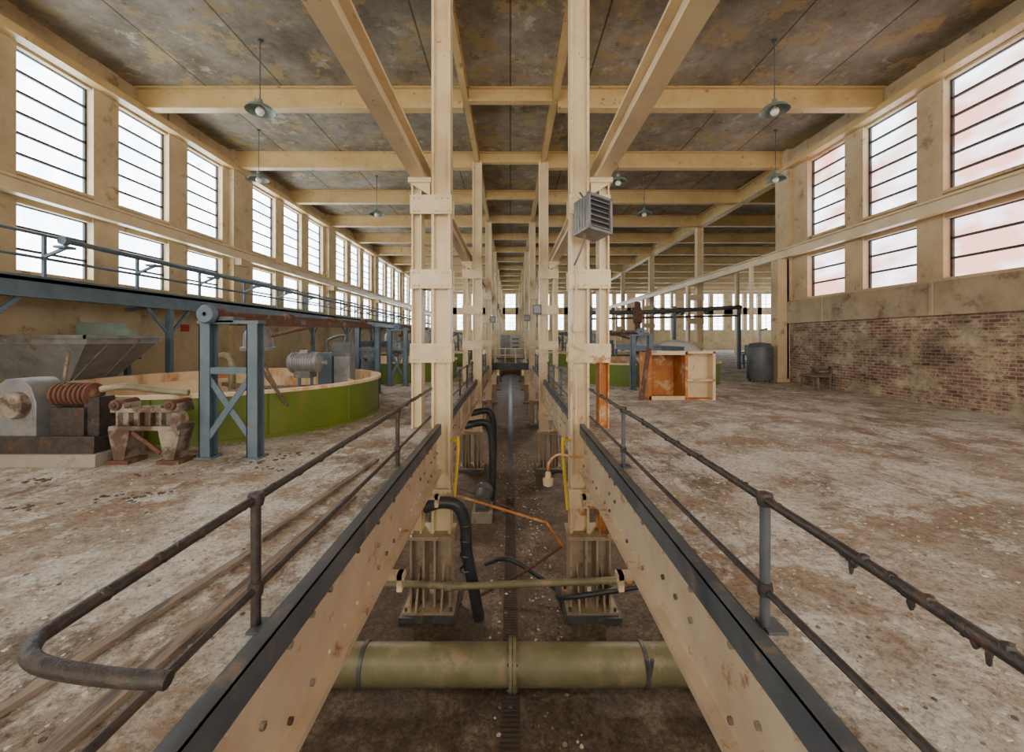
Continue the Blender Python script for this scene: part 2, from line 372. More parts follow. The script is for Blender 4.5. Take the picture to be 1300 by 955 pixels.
# ------------------------------------------------------------ pit-edge girders, kerbs, railings
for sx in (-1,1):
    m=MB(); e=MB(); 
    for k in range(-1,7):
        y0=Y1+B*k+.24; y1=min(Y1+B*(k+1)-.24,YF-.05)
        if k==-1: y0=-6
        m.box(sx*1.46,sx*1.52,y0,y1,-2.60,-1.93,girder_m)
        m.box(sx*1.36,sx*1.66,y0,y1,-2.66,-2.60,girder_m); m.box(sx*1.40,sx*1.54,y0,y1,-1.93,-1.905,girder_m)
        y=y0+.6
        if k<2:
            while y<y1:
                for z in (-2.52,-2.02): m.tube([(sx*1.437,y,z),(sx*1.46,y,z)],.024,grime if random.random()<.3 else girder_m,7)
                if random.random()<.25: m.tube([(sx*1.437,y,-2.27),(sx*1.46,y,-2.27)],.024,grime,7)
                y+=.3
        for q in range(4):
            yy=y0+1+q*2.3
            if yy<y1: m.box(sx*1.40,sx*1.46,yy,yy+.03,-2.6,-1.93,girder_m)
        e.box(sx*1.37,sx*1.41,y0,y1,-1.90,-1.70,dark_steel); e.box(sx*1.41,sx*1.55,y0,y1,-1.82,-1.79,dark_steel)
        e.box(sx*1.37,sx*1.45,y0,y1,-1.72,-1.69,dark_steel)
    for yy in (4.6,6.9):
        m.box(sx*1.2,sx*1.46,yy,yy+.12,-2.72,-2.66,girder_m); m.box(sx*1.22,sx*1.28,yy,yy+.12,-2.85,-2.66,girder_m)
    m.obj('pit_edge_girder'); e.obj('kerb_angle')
    r=MB(); RX=sx*1.585
    for k in range(-1,7):
        y0=(Y1+B*k+.22); y1=Y1+B*(k+1)-.22
        if k==-1: y0=1.5 if sx<0 else -1.5
        y1=min(y1,YF-.05)
        def jit(y): return (RX+random.uniform(-.006,.006),y,-1.0+random.uniform(-.008,.008))
        n=max(2,int((y1-y0)/.8)); top=[jit(y0+(y1-y0)*i/n) for i in range(n+1)]
        if k==-1 and sx<0:
            top=[(-1.06,1.27,-1.06),(-1.25,1.26,-1.04),(-1.46,1.27,-1.01),(-1.56,1.34,-1.0)]+top
        r.tube(top,.026,rail_m,10,4)
        r.tube([(RX,y0,-1.55),(RX,(y0+y1)/2,-1.565),(RX,y1,-1.55)],.022,rail_m,8)
        if k==-1: py=[2.55,5.75]+([] if sx<0 else [-.8])
        else: py=[y0+.2+2.05*i for i in range(5)]
        for y in py:
            r.tube([(RX,y,DZ),(RX,y,-1.0)],.03,dark_steel if sx>0 else rail_m,10)
            r.lathe((RX,y,-1.0),[(.001,-.05),(.042,-.04),(.05,0),(.042,.04),(.001,.05)],rail_m,10)
            r.lathe((RX,y,-1.555),[(.001,-.05),(.04,-.04),(.045,0),(.04,.04),(.001,.05)],rail_m,10)
            r.box(RX-.02,RX+.1,y-.07,y+.07,DZ,DZ+.02,dark_steel)
    if sx>0:   # flaking grime hanging in a few ragged clumps
        for y,L in ((1.36,.055),(1.39,.03),(1.43,.02),(1.62,.045),(1.65,.02),(1.88,.03),(1.90,.06),(1.93,.025)):
            r.blob((RX+random.uniform(-.01,.01),y,-1.015-L*.5),.014,rail_m,L/.016,6,5)
            r.blob((RX+.008,y+.01,-1.015),.032,rail_m,.7)
    y=1.6 if sx<0 else .9
    while y<8:
        r.blob((RX,y,-1.0+random.uniform(-.01,.01)),random.uniform(.025,.031),rail_m,1); y+=random.uniform(.06,.35)
    r.obj('guard_railing')
m=MB(); m.bar((-2.0,1.3,DZ+.03),(-1.78,4.6,DZ+.03),.10,.03,wood); m.bar((-2.5,1.6,DZ+.03),(-2.15,3.4,DZ+.03),.07,.03,wood); m.bar((-2.2,3.6,DZ+.03),(-1.95,6.0,DZ+.03),.06,.03,wood)
m.obj('loose_timber_planks')
m=MB(); m.box(-1.36,1.36,-1.5,-.7,DZ-.08,DZ,dark_steel); m.iy(-1.34,-1.2,-1.5,-.7,-2.1,DZ-.08,cream); m.iy(1.2,1.34,-1.5,-.7,-2.1,DZ-.08,cream); m.obj('footbridge')
m=MB(); m.box(-1.36,1.36,30.2,31.4,DZ-.1,DZ,dark_steel); m.ix(-1.34,1.34,30.15,30.3,-2.3,DZ-.1,dark_steel)
for z in (-.75,-1.25): m.tube([(-1.15,30.25,z),(1.15,30.25,z)],.03,cream,8); m.tube([(-1.15,31.35,z),(1.15,31.35,z)],.03,cream,8)
for x in (-1.15,-.4,.4,1.15):
    for y in (30.25,31.35): m.tube([(x,y,DZ),(x,y,-.75)],.03,cream,8)
m.obj('crossover_bridge')
m=MB(); m.box(-1.0,1.0,40,41,DZ-.1,.4,white_bag); m.box(-.95,-.03,39.96,40,DZ,.35,grey_metal); m.box(.03,.95,39.96,40,DZ,.35,white_bag); m.box(-1.36,1.36,39.6,41.3,DZ-.2,DZ-.1,dark_steel)
for z in (-.1,-.5,-.9): m.box(.15,.8,39.93,39.97,z,z+.12,dark_steel)
m.obj('control_cabinet')

# ------------------------------------------------------------ pit contents
m=MB(); m.tube([(-3.9,6.2,-4.93),(3.9,6.2,-4.93)],.28,green_pipe,36)
for x in (-.0,.06): m.lathe((x,6.2,-4.93),[(.28,-.025),(.35,-.025),(.35,.025),(.28,.025)],green_pipe,32,'X')
for x in (2.0,-2.2): m.lathe((x,6.2,-4.93),[(.28,-.03),(.305,-.03),(.305,.03),(.28,.03)],dark_steel,32,'X')
for a in range(10):
    th=a*math.pi/5; m.tube([(-.05,6.2+.315*math.cos(th),-4.93+.315*math.sin(th)),(.11,6.2+.315*math.cos(th),-4.93+.315*math.sin(th))],.018,dark_steel,6)
for x in (-2.9,2.9): m.box(x-.1,x+.1,5.95,6.45,PZ,-5.2,concrete)
m.tube([(2.0,5.9,-4.9),(2.03,5.86,-4.6)],.03,dark_steel,8)
m.obj('large_green_pipe')
m=MB(); m.tube([(-4.5,7.3,-4.30),(-1.15,7.3,-4.40),(-1.0,7.3,-4.42),(2.6,7.3,-4.28),(4.5,7.3,-4.24)],.06,green_pipe,14)
m.lathe((-1.1,7.3,-4.41),[(.06,-.06),(.09,-.06),(.09,.06),(.06,.06)],green_pipe,14,'X')
m.lathe((2.1,7.3,-4.3),[(.06,-.05),(.085,-.05),(.085,.05),(.06,.05)],rust_pole,14,'X')
m.tube([(-3.6,7.3,-4.33),(-3.6,7.3,PZ)],.035,green_pipe,8)
m.obj('thin_green_pipe')
m=MB(); m.tube([(-1.62,7.75,-3.2),(-1.3,7.7,-3.08),(-1.0,7.7,-3.15),(-.85,7.7,-3.5),(-.82,7.7,-4.0),(-.72,7.75,-4.6),(-.6,7.85,PZ+.1)],.11,rubber,18,8); 
for q in range(4):
    z=-3.5-.28*q; m.lathe((-.84,7.7,z),[(.11,-.02),(.12,0),(.11,.02)],rubber,18)
m.obj('black_flexible_hose')
for (a,y) in ((-.95,13.4),(-1.0,15.6)):
    m=MB(); m.tube([(-1.5,y,-2.85),(a+.1,y,-2.75),(a+.32,y,-3.05),(a+.36,y,-3.7),(a+.36,y,-4.6),(a+.3,y,PZ)],.12,rubber,14,8); m.obj('black_flexible_hose')
m=MB(); m.tube([(-1.04,7.95,-3.05),(-.6,8.0,-3.2),(.7,7.9,-3.55),(1.0,7.9,-4.0)],.025,rust_pole,8); m.tube([(-1.0,8.05,-2.95),(.9,8.6,-3.9)],.015,brown_rust,8)
m.tube([(1.0,7.9,-4.0),(.3,8.1,-4.6),(-.6,8.3,-5.2)],.03,brown_rust,8); m.obj('bent_rusty_pipe')
m=MB(); m.tube([(-.55,8.9,-4.9),(0,8.8,-4.75),(.9,8.4,-5.1),(1.0,7.6,-4.8),(2.4,7.6,-4.6)],.05,rubber,10,5); m.obj('dark_pipe_run')
m=MB(); y=3.0
m.box(-.13,.13,3,60,PZ,PZ+.004,rubber)
while y<14: m.box(-.13,.13,y,y+.035,PZ,PZ+.012,grate); y+=.075
m.box(-.14,-.12,3,14,PZ,PZ+.014,grate); m.box(.12,.14,3,14,PZ,PZ+.014,grate)
m.obj('floor_drain_grating')
for sx in (-1,1):
    m=MB(); m.tube([(sx*1.02,7.95,-1.9),(sx*1.02,7.95,-2.25),(sx*1.1,7.9,-3.3)],.03,yellow,8,4); m.bar((sx*1.02,7.95,-2.0),(sx*1.18,8.1,-2.0),.04,.04,yellow); m.obj('yellow_pipe')
m=MB(); m.tube([(1.15,7.6,-2.2),(.9,7.6,-2.15),(.72,7.6,-2.3),(.70,7.6,-2.5)],.022,rust_pole,8,5); m.lathe((.70,7.6,-2.6),[(.001,.14),(.05,.12),(.06,.02),(.1,0),(.09,-.12),(.001,-.16)],cream_rusty,14)
m.tube([(1.15,7.6,-2.2),(1.44,7.6,-2.2)],.022,rust_pole,8); m.obj('pit_lamp_bracket')
for (x,y) in ((-.85,12.6),):
    m=MB(); m.box(x-.3,x+.3,y-.5,y+.5,PZ,PZ+.3,concrete); m.lathe((x,y,PZ+.62),[(.001,-.45),(.2,-.45),(.24,-.3),(.24,.15),(.14,.2),(.14,.3),(.3,.32),(.3,.48),(.001,.5)],dark_steel,18,'Y')
    m.box(x-.2,x+.2,y-.4,y+.1,PZ+.3,PZ+.42,dark_steel); m.obj('slurry_pump')
for y in (3.5,10.5,19,29,42):  # added fill lamps, hidden under the deck to brighten the pit
    for sx in (-1,1):
        m=MB(); m.lathe((sx*2.9,y,-2.05),[(.001,0),(.14,0),(.14,-.05),(.12,-.06)],dark_steel,16); m.lathe((sx*2.9,y,-2.05),[(.11,-.06),(.09,-.11),(.001,-.13)],fill_glow,16)
        o=m.obj('pit_bulkhead_lamp')
        l=bpy.data.lights.new('pit_bulb','POINT'); l.energy=150; l.color=(1,.86,.70); l.shadow_soft_size=.05
        lo=bpy.data.objects.new('pit_bulb',l); lo.location=(sx*2.9,y,-2.28); bpy.context.scene.collection.objects.link(lo); lo.parent=o

# ------------------------------------------------------------ tanks
def tank(cx,cy,R=3.2,zr=-.93):
    m=MB(); pr=[(R+.03,DZ),(R+.03,DZ+.06),(R,DZ+.06),(R,zr-.06),(R+.05,zr-.06),(R+.05,zr),(R-.1,zr),(R-.1,zr-.3),(R-.1,zr-.62),(.4,zr-.55),(.001,zr-.5)]
    mt=[green_tank]*4+[tank_in]*2+[tank_in]*2+[slurry]*2
    m.lathe((cx,cy,0),pr,green_tank,96,'Z',mt)
    for a in range(12):
        th=a*math.pi/6+.2; c,s=math.cos(th),math.sin(th)
        m.bar((cx+(R+.005)*c,cy+(R+.005)*s,DZ+.05),(cx+(R+.005)*c,cy+(R+.005)*s,zr-.05),.02,.02,green_tank)
    m.lathe((cx,cy,0),[(R-.55,zr-.7),(R-.55,zr-.2),(R-.59,zr-.2),(R-.59,zr-.7)],tank_in,72)
    return m.obj('thickener_tank')
def stand(x0,x1,y,zt):
    m=MB()
    for x in (x0,x1):
        m.box(x-.08,x+.08,y-.09,y-.075,DZ,zt,blue_steel); m.box(x-.08,x+.08,y+.075,y+.09,DZ,zt,blue_steel); m.box(x-.012,x+.012,y-.075,y+.075,DZ,zt,blue_steel)
        m.box(x-.08,x-.065,y-.09,y+.09,DZ,zt,blue_steel)
        m.box(x-.13,x+.13,y-.13,y+.13,DZ,DZ+.03,blue_steel)
    m.box(x0-.1,x1+.1,y-.1,y+.1,zt,zt+.05,blue_steel)
    h0,h1=DZ+.25,zt-.75
    m.box(x0,x1,y-.08,y-.06,h1,h1+.1,blue_steel)
    m.bar((x0,y-.07,h0),(x1,y-.07,h1),.02,.09,blue_steel); m.bar((x1,y-.05,h0),(x0,y-.05,h1),.02,.09,blue_steel)
    m.obj('blue_steel_stand')
def drive(T,x0,y0,x1,y1,z0,z1,cx,cy,bridge=True):
    m=MB(); a=Vector((x0,y0,z0));b=Vector((x1,y1,z1))
    m.tube([a,b],.06,brown_rust,12)
    m.bar(a+Vector((.25,0,-.10)),b+Vector((.25,0,-.10)),.12,.12,brown_rust)
    for t in (.0,.3,.62,.97):
        p=a.lerp(b,t); m.lathe(p,[(.06,-.09),(.11,-.09),(.11,.09),(.06,.09)],brown_rust,14,'Y'); m.box(p.x-.06,p.x+.32,p.y-.1,p.y+.1,p.z-.12,p.z-.03,dark_steel)
    m.lathe(a+Vector((-.02,-.12,.0)),[(.03,-.1),(.12,-.1),(.14,-.06),(.14,.0),(.10,.02),(.10,.10),(.03,.12)],blue_steel,18,'Y')
    q=Vector((cx,cy,z1-.5)); m.lathe(q,[(.001,.35),(.2,.33),(.32,.12),(.34,-.2),(.4,-.22),(.4,-.3),(.001,-.3)],grey_metal,20)
    m.tube([q,(cx,cy,-1.5)],.09,brown_rust,12)
    for th in (0.4,2.5,4.6):
        m.bar((cx,cy,-1.25),(cx+2.4*math.cos(th),cy+2.4*math.sin(th),-1.3),.12,.1,wood)
    if bridge:
        m.iy(cx-.45,cx-.33,cy-3.3,cy+3.3,z1-.85,z1-.6,blue_steel,.02); m.iy(cx+.33,cx+.45,cy-3.3,cy+3.3,z1-.85,z1-.6,blue_steel,.02)
        for yy in (-3.35,3.25): m.box(cx-.45,cx-.33,cy+yy,cy+yy+.1,DZ,z1-.85,blue_steel); m.box(cx+.33,cx+.45,cy+yy,cy+yy+.1,DZ,z1-.85,blue_steel)
    m.tube([a.lerp(b,.62),q],.05,brown_rust,10)
    m.obj('agitator_drive',0,T)
def motor(T,x,y,z,r=.25,L=.7,ax='X',zb=DZ):
    m=MB(); m.lathe((x,y,z),[(.001,-L/2),(r*.8,-L/2),(r,-L/2+.06)]+sum([[(r,-L/2+.1+i*.06),(r*1.06,-L/2+.1+i*.06),(r*1.06,-L/2+.12+i*.06),(r,-L/2+.12+i*.06)] for i in range(int((L-.2)/.06))],[])+[(r,L/2-.05),(r*.7,L/2),(.05,L/2+.02),(.05,L/2+.15),(.001,L/2+.15)],grey_metal,20,ax)
    m.box(x-.2,x+.2,y-.2,y+.2,z-r-.12,z-r*.8,dark_steel); m.box(x-.1,x+.1,y-.1,y+.1,z+r*.9,z+r*1.25,grey_metal)
    for dx in (-.16,.16):
        m.box(x+dx-.03,x+dx+.03,y-.03,y+.03,zb,z-r-.12,blue_steel)
    m.obj('electric_motor',0,T)
T=tank(-6.5,9.8)
stand(-4.57,-3.86,6.2,.22); stand(-5.0,-4.35,13.4,.35)
drive(T,-4.45,6.2,-4.75,13.4,.36,.50,-6.4,10.4,False)
motor(T,-5.3,10.6,-.62,.26,.8,'X',-1.5)
m=MB(); m.box(-5.0,-4.55,11.6,12.0,-1.5,-.15,grey_metal); m.box(-5.03,-4.52,11.56,11.6,-.5,-.1,dark_steel); m.box(-5.5,-5.1,11.7,12.1,-1.5,-.4,blue_steel); m.tube([(-5.3,11.9,-.4),(-5.3,11.9,-.05),(-4.8,11.9,.1),(-4.78,11.8,-.15)],.04,dark_steel,8,4); m.obj('control_box',0,T)
m=MB(); m.tube([(-8.3,11.4,-1.5),(-8.3,11.4,-.75),(-8.15,11.4,-.5),(-7.85,11.4,-.5),(-7.75,11.4,-.8),(-7.75,11.4,-1.5)],.09,green_pipe,12,5); m.obj('gooseneck_pipe',0,T)
m=MB(); m.tube([(-4.2,6.95,-.55),(-4.15,7.9,-1.5)],.03,wood,8); m.tube([(-4.35,7.2,-.4),(-4.35,8.1,-1.5)],.022,wood,8); m.obj('wooden_poles',0,T)
m=MB(); m.lathe((-4.9,13.9,-.7),[(.06,-.1),(.40,-.1),(.42,-.06),(.42,.06),(.40,.1),(.06,.1)],grey_metal,28,'Y'); m.tube([(-4.9,13.6,-.7),(-4.9,14.3,-.7)],.06,dark_steel,10)
m.box(-5.0,-4.8,14.1,14.3,DZ,-.6,blue_steel); m.obj('belt_pulley_wheel')
T=tank(-5.75,19.2); stand(-4.6,-4.0,15.6,.3); drive(T,-4.3,15.8,-4.6,22.5,.45,.5,-5.6,19.3); stand(-4.9,-4.3,22.8,.3); motor(T,-3.6,17.6,.0,.3,.8,'Y',-1.5); motor(T,-4.9,17.3,-.4,.25,.7,'X',-1.5)
T=tank(5.75,18.2); drive(T,4.6,14.6,4.6,21.5,.25,.3,6.0,18.4); stand(4.3,4.9,14.4,.1)
m=MB(); m.lathe((7.2,18.0,-1.45),[(1.25,0),(1.2,.6),(1.05,.95),(.75,1.2),(.4,1.33),(.001,1.38)],white_bag,26)
for i in range(len(m.v)):
    v=m.v[i]; m.v[i]=(v[0]+random.uniform(-.04,.04),v[1]+random.uniform(-.04,.04),v[2]+random.uniform(-.03,.03))
m.obj('tarpaulin_covered_heap',0,T)
T1=tank(-6.0,28.5); T2=tank(5.9,28.6); T3=tank(-6,37.5); T4=tank(6,37.5)
for sx,Ta,Tb in ((-1,T1,T3),(1,T2,T4)):
    for y,TT in ((25,Ta),(34,Tb)): stand(sx*4.6-.3,sx*4.6+.3,y-.2 if y>30 else y,.3); drive(TT,sx*4.6,y+.1,sx*4.6,y+6,.45,.5,sx*5.9,y+3.4); motor(TT,sx*4.2,y+2.6,-.1,.3,.8,'Y',-1.5)

# ------------------------------------------------------------ near left machinery
m=MB(); m.box(-7.6,-5.78,5.7,6.5,DZ,-1.62,concrete); m.box(-7.5,-5.85,5.8,6.45,-1.62,-1.42,rail_m)
m.box(-7.5,-5.85,5.75,5.8,-1.66,-1.38,rail_m)
pts=[(-.38,0),(-.38,.5),(-.30,.72),(-.15,.84),(.05,.84),(.2,.74),(.28,.5),(.28,0)]
vs=[(-7.06+a,y,-1.42+b) for y in (5.85,6.3) for a,b in pts]; n=len(pts)
m.add(vs,[tuple(range(n-1,-1,-1)),tuple(range(n,2*n))]+[(i,(i+1)%n,n+(i+1)%n,n+i) for i in range(n)],grey_metal)
m.box(-7.46,-6.73,5.8,6.35,-1.46,-1.40,grey_metal)
m.lathe((-7.03,5.8,-.95),[(.001,-.06),(.17,-.06),(.19,0),(.19,.06)],grime,20,'Y')
m.lathe((-6.40,6.05,-.82),[(.001,-.35),(.07,-.35)]+sum([[(.1,-.28+i*.07),(.17,-.26+i*.07),(.17,-.23+i*.07),(.1,-.21+i*.07)] for i in range(8)],[])+[(.07,.33),(.001,.35)],brown_rust,22,'X')
m.box(-6.65,-6.15,5.9,6.2,-1.42,-1.0,rail_m); m.box(-6.2,-5.98,5.95,6.2,-1.42,-.85,rail_m)
m.tube([(-6.05,6.05,-.75),(-5.75,6.15,-.72),(-5.4,6.4,-.82),(-5.1,6.5,-.86)],.05,green_pipe,10,5)
m.tube([(-6.9,6.4,-.2),(-7.1,6.4,-1.42)],.025,wood,8)
m.obj('pump_gear_drive',.008)
m=MB(); X0,X1=-5.72,-4.74; y=5.85
m.box(X0,X1,y,y+.3,-1.06,-1.0,grime); m.box(X0+.05,X1-.05,y+.08,y+.11,-1.25,-1.06,grime); m.box(X0,X1,y-.03,y+.3,-1.31,-1.25,grime)
for i in range(6): xx=X0+.08+i*(X1-X0-.2)/5; m.box(xx,xx+.03,y,y+.08,-1.25,-1.06,grime); m.tube([(xx,y+.05,-1.0),(xx,y+.05,-.96)],.02,brown_rust,6)
for x in (X0,X1-.2,):
    m.tube([(x+.1,y-.05,-.95),(x+.1,y+.3,-.95)],.075,brown_rust,14); m.box(x,x+.2,y,y+.28,-1.0,-.93,grime)
    m.tube([(x+.1,y-.07,-.95),(x+.1,y-.05,-.95)],.04,rail_m,10)
m.lathe((X1-.02,y-.01,-1.15),[(.001,-.05),(.10,-.05),(.12,0),(.12,.08),(.001,.08)],grime,18,'Y')
for x in (X0+.12,X1-.14):
    m.add([(x-.16,y,-1.31),(x+.16,y,-1.31),(x+.07,y,-1.74),(x-.07,y,-1.74),(x-.16,y+.26,-1.31),(x+.16,y+.26,-1.31),(x+.07,y+.26,-1.74),(x-.07,y+.26,-1.74)],[(0,1,2,3),(7,6,5,4),(0,4,5,1),(1,5,6,2),(2,6,7,3),(3,7,4,0)],grime)
    m.box(x-.16,x+.16,y-.03,y+.3,DZ,-1.74,brown_rust)
m.bar((X0+.25,y+.05,-1.33),(X1-.3,y+.05,-1.65),.03,.06,brown_rust)
m.obj('rusty_machine_frame',.006)
m=MB()
def frus(t,b,mat):
    vs=[(t[0],t[2],t[4]),(t[1],t[2],t[4]),(t[1],t[3],t[4]),(t[0],t[3],t[4]),(b[0],b[2],b[4]),(b[1],b[2],b[4]),(b[1],b[3],b[4]),(b[0],b[3],b[4])]
    m.add(vs,[(0,1,5,4),(1,2,6,5),(2,3,7,6),(3,0,4,7),(4,5,6,7)],mat)
frus((-11.3,-9.0,8.7,10.5,-.06),(-11.25,-9.95,9.2,10.2,-1.05),grey_metal)
frus((-11.3,-9.0,8.7,10.5,.06),(-11.3,-9.0,8.7,10.5,-.12),grey_metal)
for a in ((8.64,8.72),(10.48,10.55)): m.box(-11.33,-8.95,a[0],a[1],.0,.08,grey_metal)
m.box(-9.02,-8.94,8.64,10.55,.0,.08,grey_metal)
for y in (9.2,9.9): m.bar((-8.98,y,-.05),(-9.93,y+.02,-1.02),.04,.05,grey_metal)
m.box(-11.3,-10.3,10.65,11.0,-.5,.42,turq); m.box(-10.3,-9.95,10.65,10.95,-.5,.25,turq); m.box(-11.3,-9.95,10.6,11.05,-.55,-.5,dark_steel)
for x in (-11.2,-10.1):
    for yy in (9.35,10.05,10.8): m.box(x-.05,x+.05,yy-.05,yy+.05,DZ,-.6,blue_steel)
m.obj('steel_feed_hopper')

# ------------------------------------------------------------ left catwalk
m=MB()
m.box(-11.3,-10.0,2,60,1.2,1.28,dark_steel)
m.box(-10.06,-10.0,2,60,.86,1.3,blue_steel); m.box(-10.06,-9.9,2,60,.86,.90,blue_steel); m.box(-10.06,-9.9,2,60,1.27,1.31,blue_steel)
for z in (1.72,2.22): m.tube([(-10.02,2,z),(-10.02,60,z)],.032,blue_steel,8)
m.tube([(-9.8,9.0,2.15),(-9.8,9.05,2.15),(-9.8,60,1.75)],.06,blue_steel,10)
m.lathe((-9.8,9.0,2.15),[(.001,-.06),(.1,-.06),(.1,.06),(.001,.06)],blue_steel,14,'Y')
y=2.2
while y<60:
    m.box(-10.05,-9.99,y-.03,y+.03,1.3,2.22,blue_steel)
    m.bar((-10.02,y,1.75),(-9.55,y,1.95),.05,.06,blue_steel); m.box(-9.7,-9.45,y-.12,y+.12,1.93,1.98,blue_steel)
    y+=2.2
for yy in (3.2,7.6,12.05,16.4,20.8,25.2,29.6,34,38.5,43,47.5,52):
    m.box(-10.1,-9.96,yy-.07,yy+.07,DZ,.86,blue_steel); m.bar((-10.03,yy,.1),(-10.03,yy-.75,.86),.06,.08,blue_steel); m.bar((-10.03,yy,.1),(-10.03,yy+.75,.86),.06,.08,blue_steel)
    m.bar((-11.3,yy,.85),(-10.0,yy,.95),.08,.1,blue_steel); m.box(-10.2,-9.85,yy-.15,yy+.15,DZ,DZ+.03,blue_steel)
m.obj('steel_catwalk')
m=MB(); m.box(-11.6,-11.56,14.4,14.75,.25,.5,red_sign); m.obj('fire_sign')

# ------------------------------------------------------------ right side items
m=MB(); t=.03; x0,x1,x2=4.05,5.15,5.98; y0,y1=12.0,12.9; z0,z1=DZ,-.38
m.box(x0,x0+t,y0,y1,z0,z1,rust_pole); m.box(x1-t,x1+t,y0,y1,z0,z1,rust_pole); m.box(x2-t,x2,y0,y1,z0,z1,cream_rusty)
m.box(x0,x1,y1-t,y1,z0,z1,rust_pole); m.box(x1,x2,y0+.35,y0+.38,z0,z1,cream_rusty)
m.box(x0,x2,y0,y1,z1-t,z1,cream_rusty); m.box(x0,x2,y0,y1,z0,z0+t,rust_pole)
m.box(x0-.02,x1+.03,y0-.03,y0,z1-.1,z1+.01,cream_rusty); m.box(x1,x2+.02,y0-.03,y0,z1-.06,z1+.01,cream_rusty)
m.box(x0-.02,x0+.08,y0-.03,y0,z0,z1,rust_pole); m.box(x1-.04,x1+.04,y0-.03,y0,z0,z1,rust_pole); m.box(x0,x1,y0-.03,y0,z0,z0+.12,cream_rusty); m.box(x2-.06,x2+.02,y0-.03,y0,z0,z1,cream_rusty); m.box(x1,x2,y0-.03,y0,z0+.55,z0+.62,cream_rusty)
m.bar((x0-.25,y0-.1,DZ),(x0-.02,y0-.06,z1+.1),.14,.04,brown_rust)
m.obj('rusty_open_cabinet',.004)
m=MB(); m.lathe((6.9,22.2,0),[(.001,2.0),(.16,2.0),(.18,1.6),(.25,1.5),(.25,.9),(.16,.8),(.16,-.2),(.3,-.3),(.3,DZ)],brown_rust,18); m.obj('vertical_rusty_mixer')
m=MB(); m.tube([(4.6,24,1.5),(8,24,1.55),(13.5,24,1.85)],.12,dark_steel,12); m.tube([(4.6,24,1.15),(13.5,24,1.35)],.06,brown_rust,8)
for x in (4.7,9.6,13.4): m.box(x-.08,x+.08,23.92,24.08,DZ,1.9,blue_steel)
for x in (6,7.2,8.4,10,11.5): m.lathe((x,24,1.6),[(.12,-.08),(.22,-.08),(.22,.08),(.12,.08)],dark_steel,14,'X')
m.obj('overhead_pipe_rack')
m=MB(); m.lathe((10.35,17.0,0),[(.001,DZ+.12),(.46,DZ+.12),(.48,DZ+.2),(.48,-.75),(.50,-.75),(.50,-.7),(.48,-.7),(.48,-.35),(.36,-.2),(.001,-.15)],dark_steel,28)
for th in (.5,2.1,3.7,5.3): m.box(10.35+.4*math.cos(th)-.04,10.35+.4*math.cos(th)+.04,17+.4*math.sin(th)-.04,17+.4*math.sin(th)+.04,DZ,DZ+.2,dark_steel)
m.tube([(10.35,17,-.16),(10.35,17,.35),(10.65,17,.4)],.05,grey_metal,8); m.obj('grey_pressure_vessel')
m=MB(); m.tube([(11.0,18.7,DZ),(11.0,18.7,3.3)],.1,cream,12); m.box(10.85,11.15,18.55,18.85,DZ,DZ+.04,cream); m.obj('pipe_post')
m=MB()
for yy in (14.6,15.4):
    m.box(11.38,11.44,yy,yy+.06,DZ,-1.0,wood); m.box(10.95,11.01,yy,yy+.06,DZ,-1.38,wood)
m.box(10.93,11.44,14.58,15.48,-1.38,-1.33,wood)
for z in (-1.05,-1.2): m.box(11.38,11.42,14.6,15.46,z-.05,z+.05,wood)
m.box(10.95,11.44,14.6,14.64,-1.2,-1.15,wood); m.obj('wooden_bench')
for (x,y) in ((15,25),(17,28),(19,24.5),(21,33)):
    m=MB(); m.box(x-1,x+1,y-.4,y+.4,-1.0,-.92,dark_steel)
    for dx in (-.95,.9):
        for dy in (-.35,.3): m.box(x+dx,x+dx+.06,y+dy,y+dy+.06,DZ,-1.0,dark_steel)
    m.box(x-.9,x+.9,y-.3,y+.3,-1.5,-1.45,dark_steel); m.box(x-.6,x+.1,y-.3,y+.2,-.92,-.4,blue_steel); m.obj('work_bench')

# unit heater on right column
m=MB(); hx,hy,hz=0,0,0
m.box(hx-.26,hx+.26,hy-.1,hy+.30,hz-.33,hz+.33,grey_metal)
m.box(hx-.28,hx-.23,hy-.16,hy-.1,hz-.35,hz+.35,grey_metal); m.box(hx+.23,hx+.28,hy-.16,hy-.1,hz-.35,hz+.35,grey_metal)
m.box(hx-.28,hx+.28,hy-.16,hy-.1,hz+.30,hz+.35,grey_metal); m.box(hx-.28,hx+.28,hy-.16,hy-.1,hz-.35,hz-.30,grey_metal)
m.box(hx-.23,hx+.23,hy-.11,hy-.1,hz-.30,hz+.30,rubber)
for i in range(6): z=hz-.25+i*.10; m.add([(hx-.23,hy-.16,z-.035),(hx+.23,hy-.16,z-.035),(hx+.23,hy-.11,z+.02),(hx-.23,hy-.11,z+.02)],[(0,1,2,3),(3,2,1,0)],white_bag)
for y in (0,.08,.16,.24): m.box(-.27,-.26,y-.04,y+.02,-.28,.28,grey_metal)
m.tube([(-.15,.1,-.33),(-.22,.1,-.6),(-.25,.3,-.9)],.02,dark_steel,8,4)
m.tube([(-.15,.1,.33),(-.15,.25,.55)],.02,dark_steel,8); m.bar((0,.3,0),(0,.5,0),.1,.2,dark_steel)
ob=m.obj('unit_heater'); ob.location=(1.56,7.55,2.25); ob.rotation_euler=(R_(-8),R_(6),R_(28))
m=MB(); m.tube([(1.3,8.1,1.5),(1.3,8.1,.3),(1.26,8.05,-.1),(1.45,8.05,-.25),(1.22,8.05,-.5),(1.3,8.1,-.9),(1.3,8.1,-1.7)],.018,cream,8,4); m.box(1.24,1.40,8.02,8.14,.14,.30,cream_rusty); m.obj('cable_conduit')
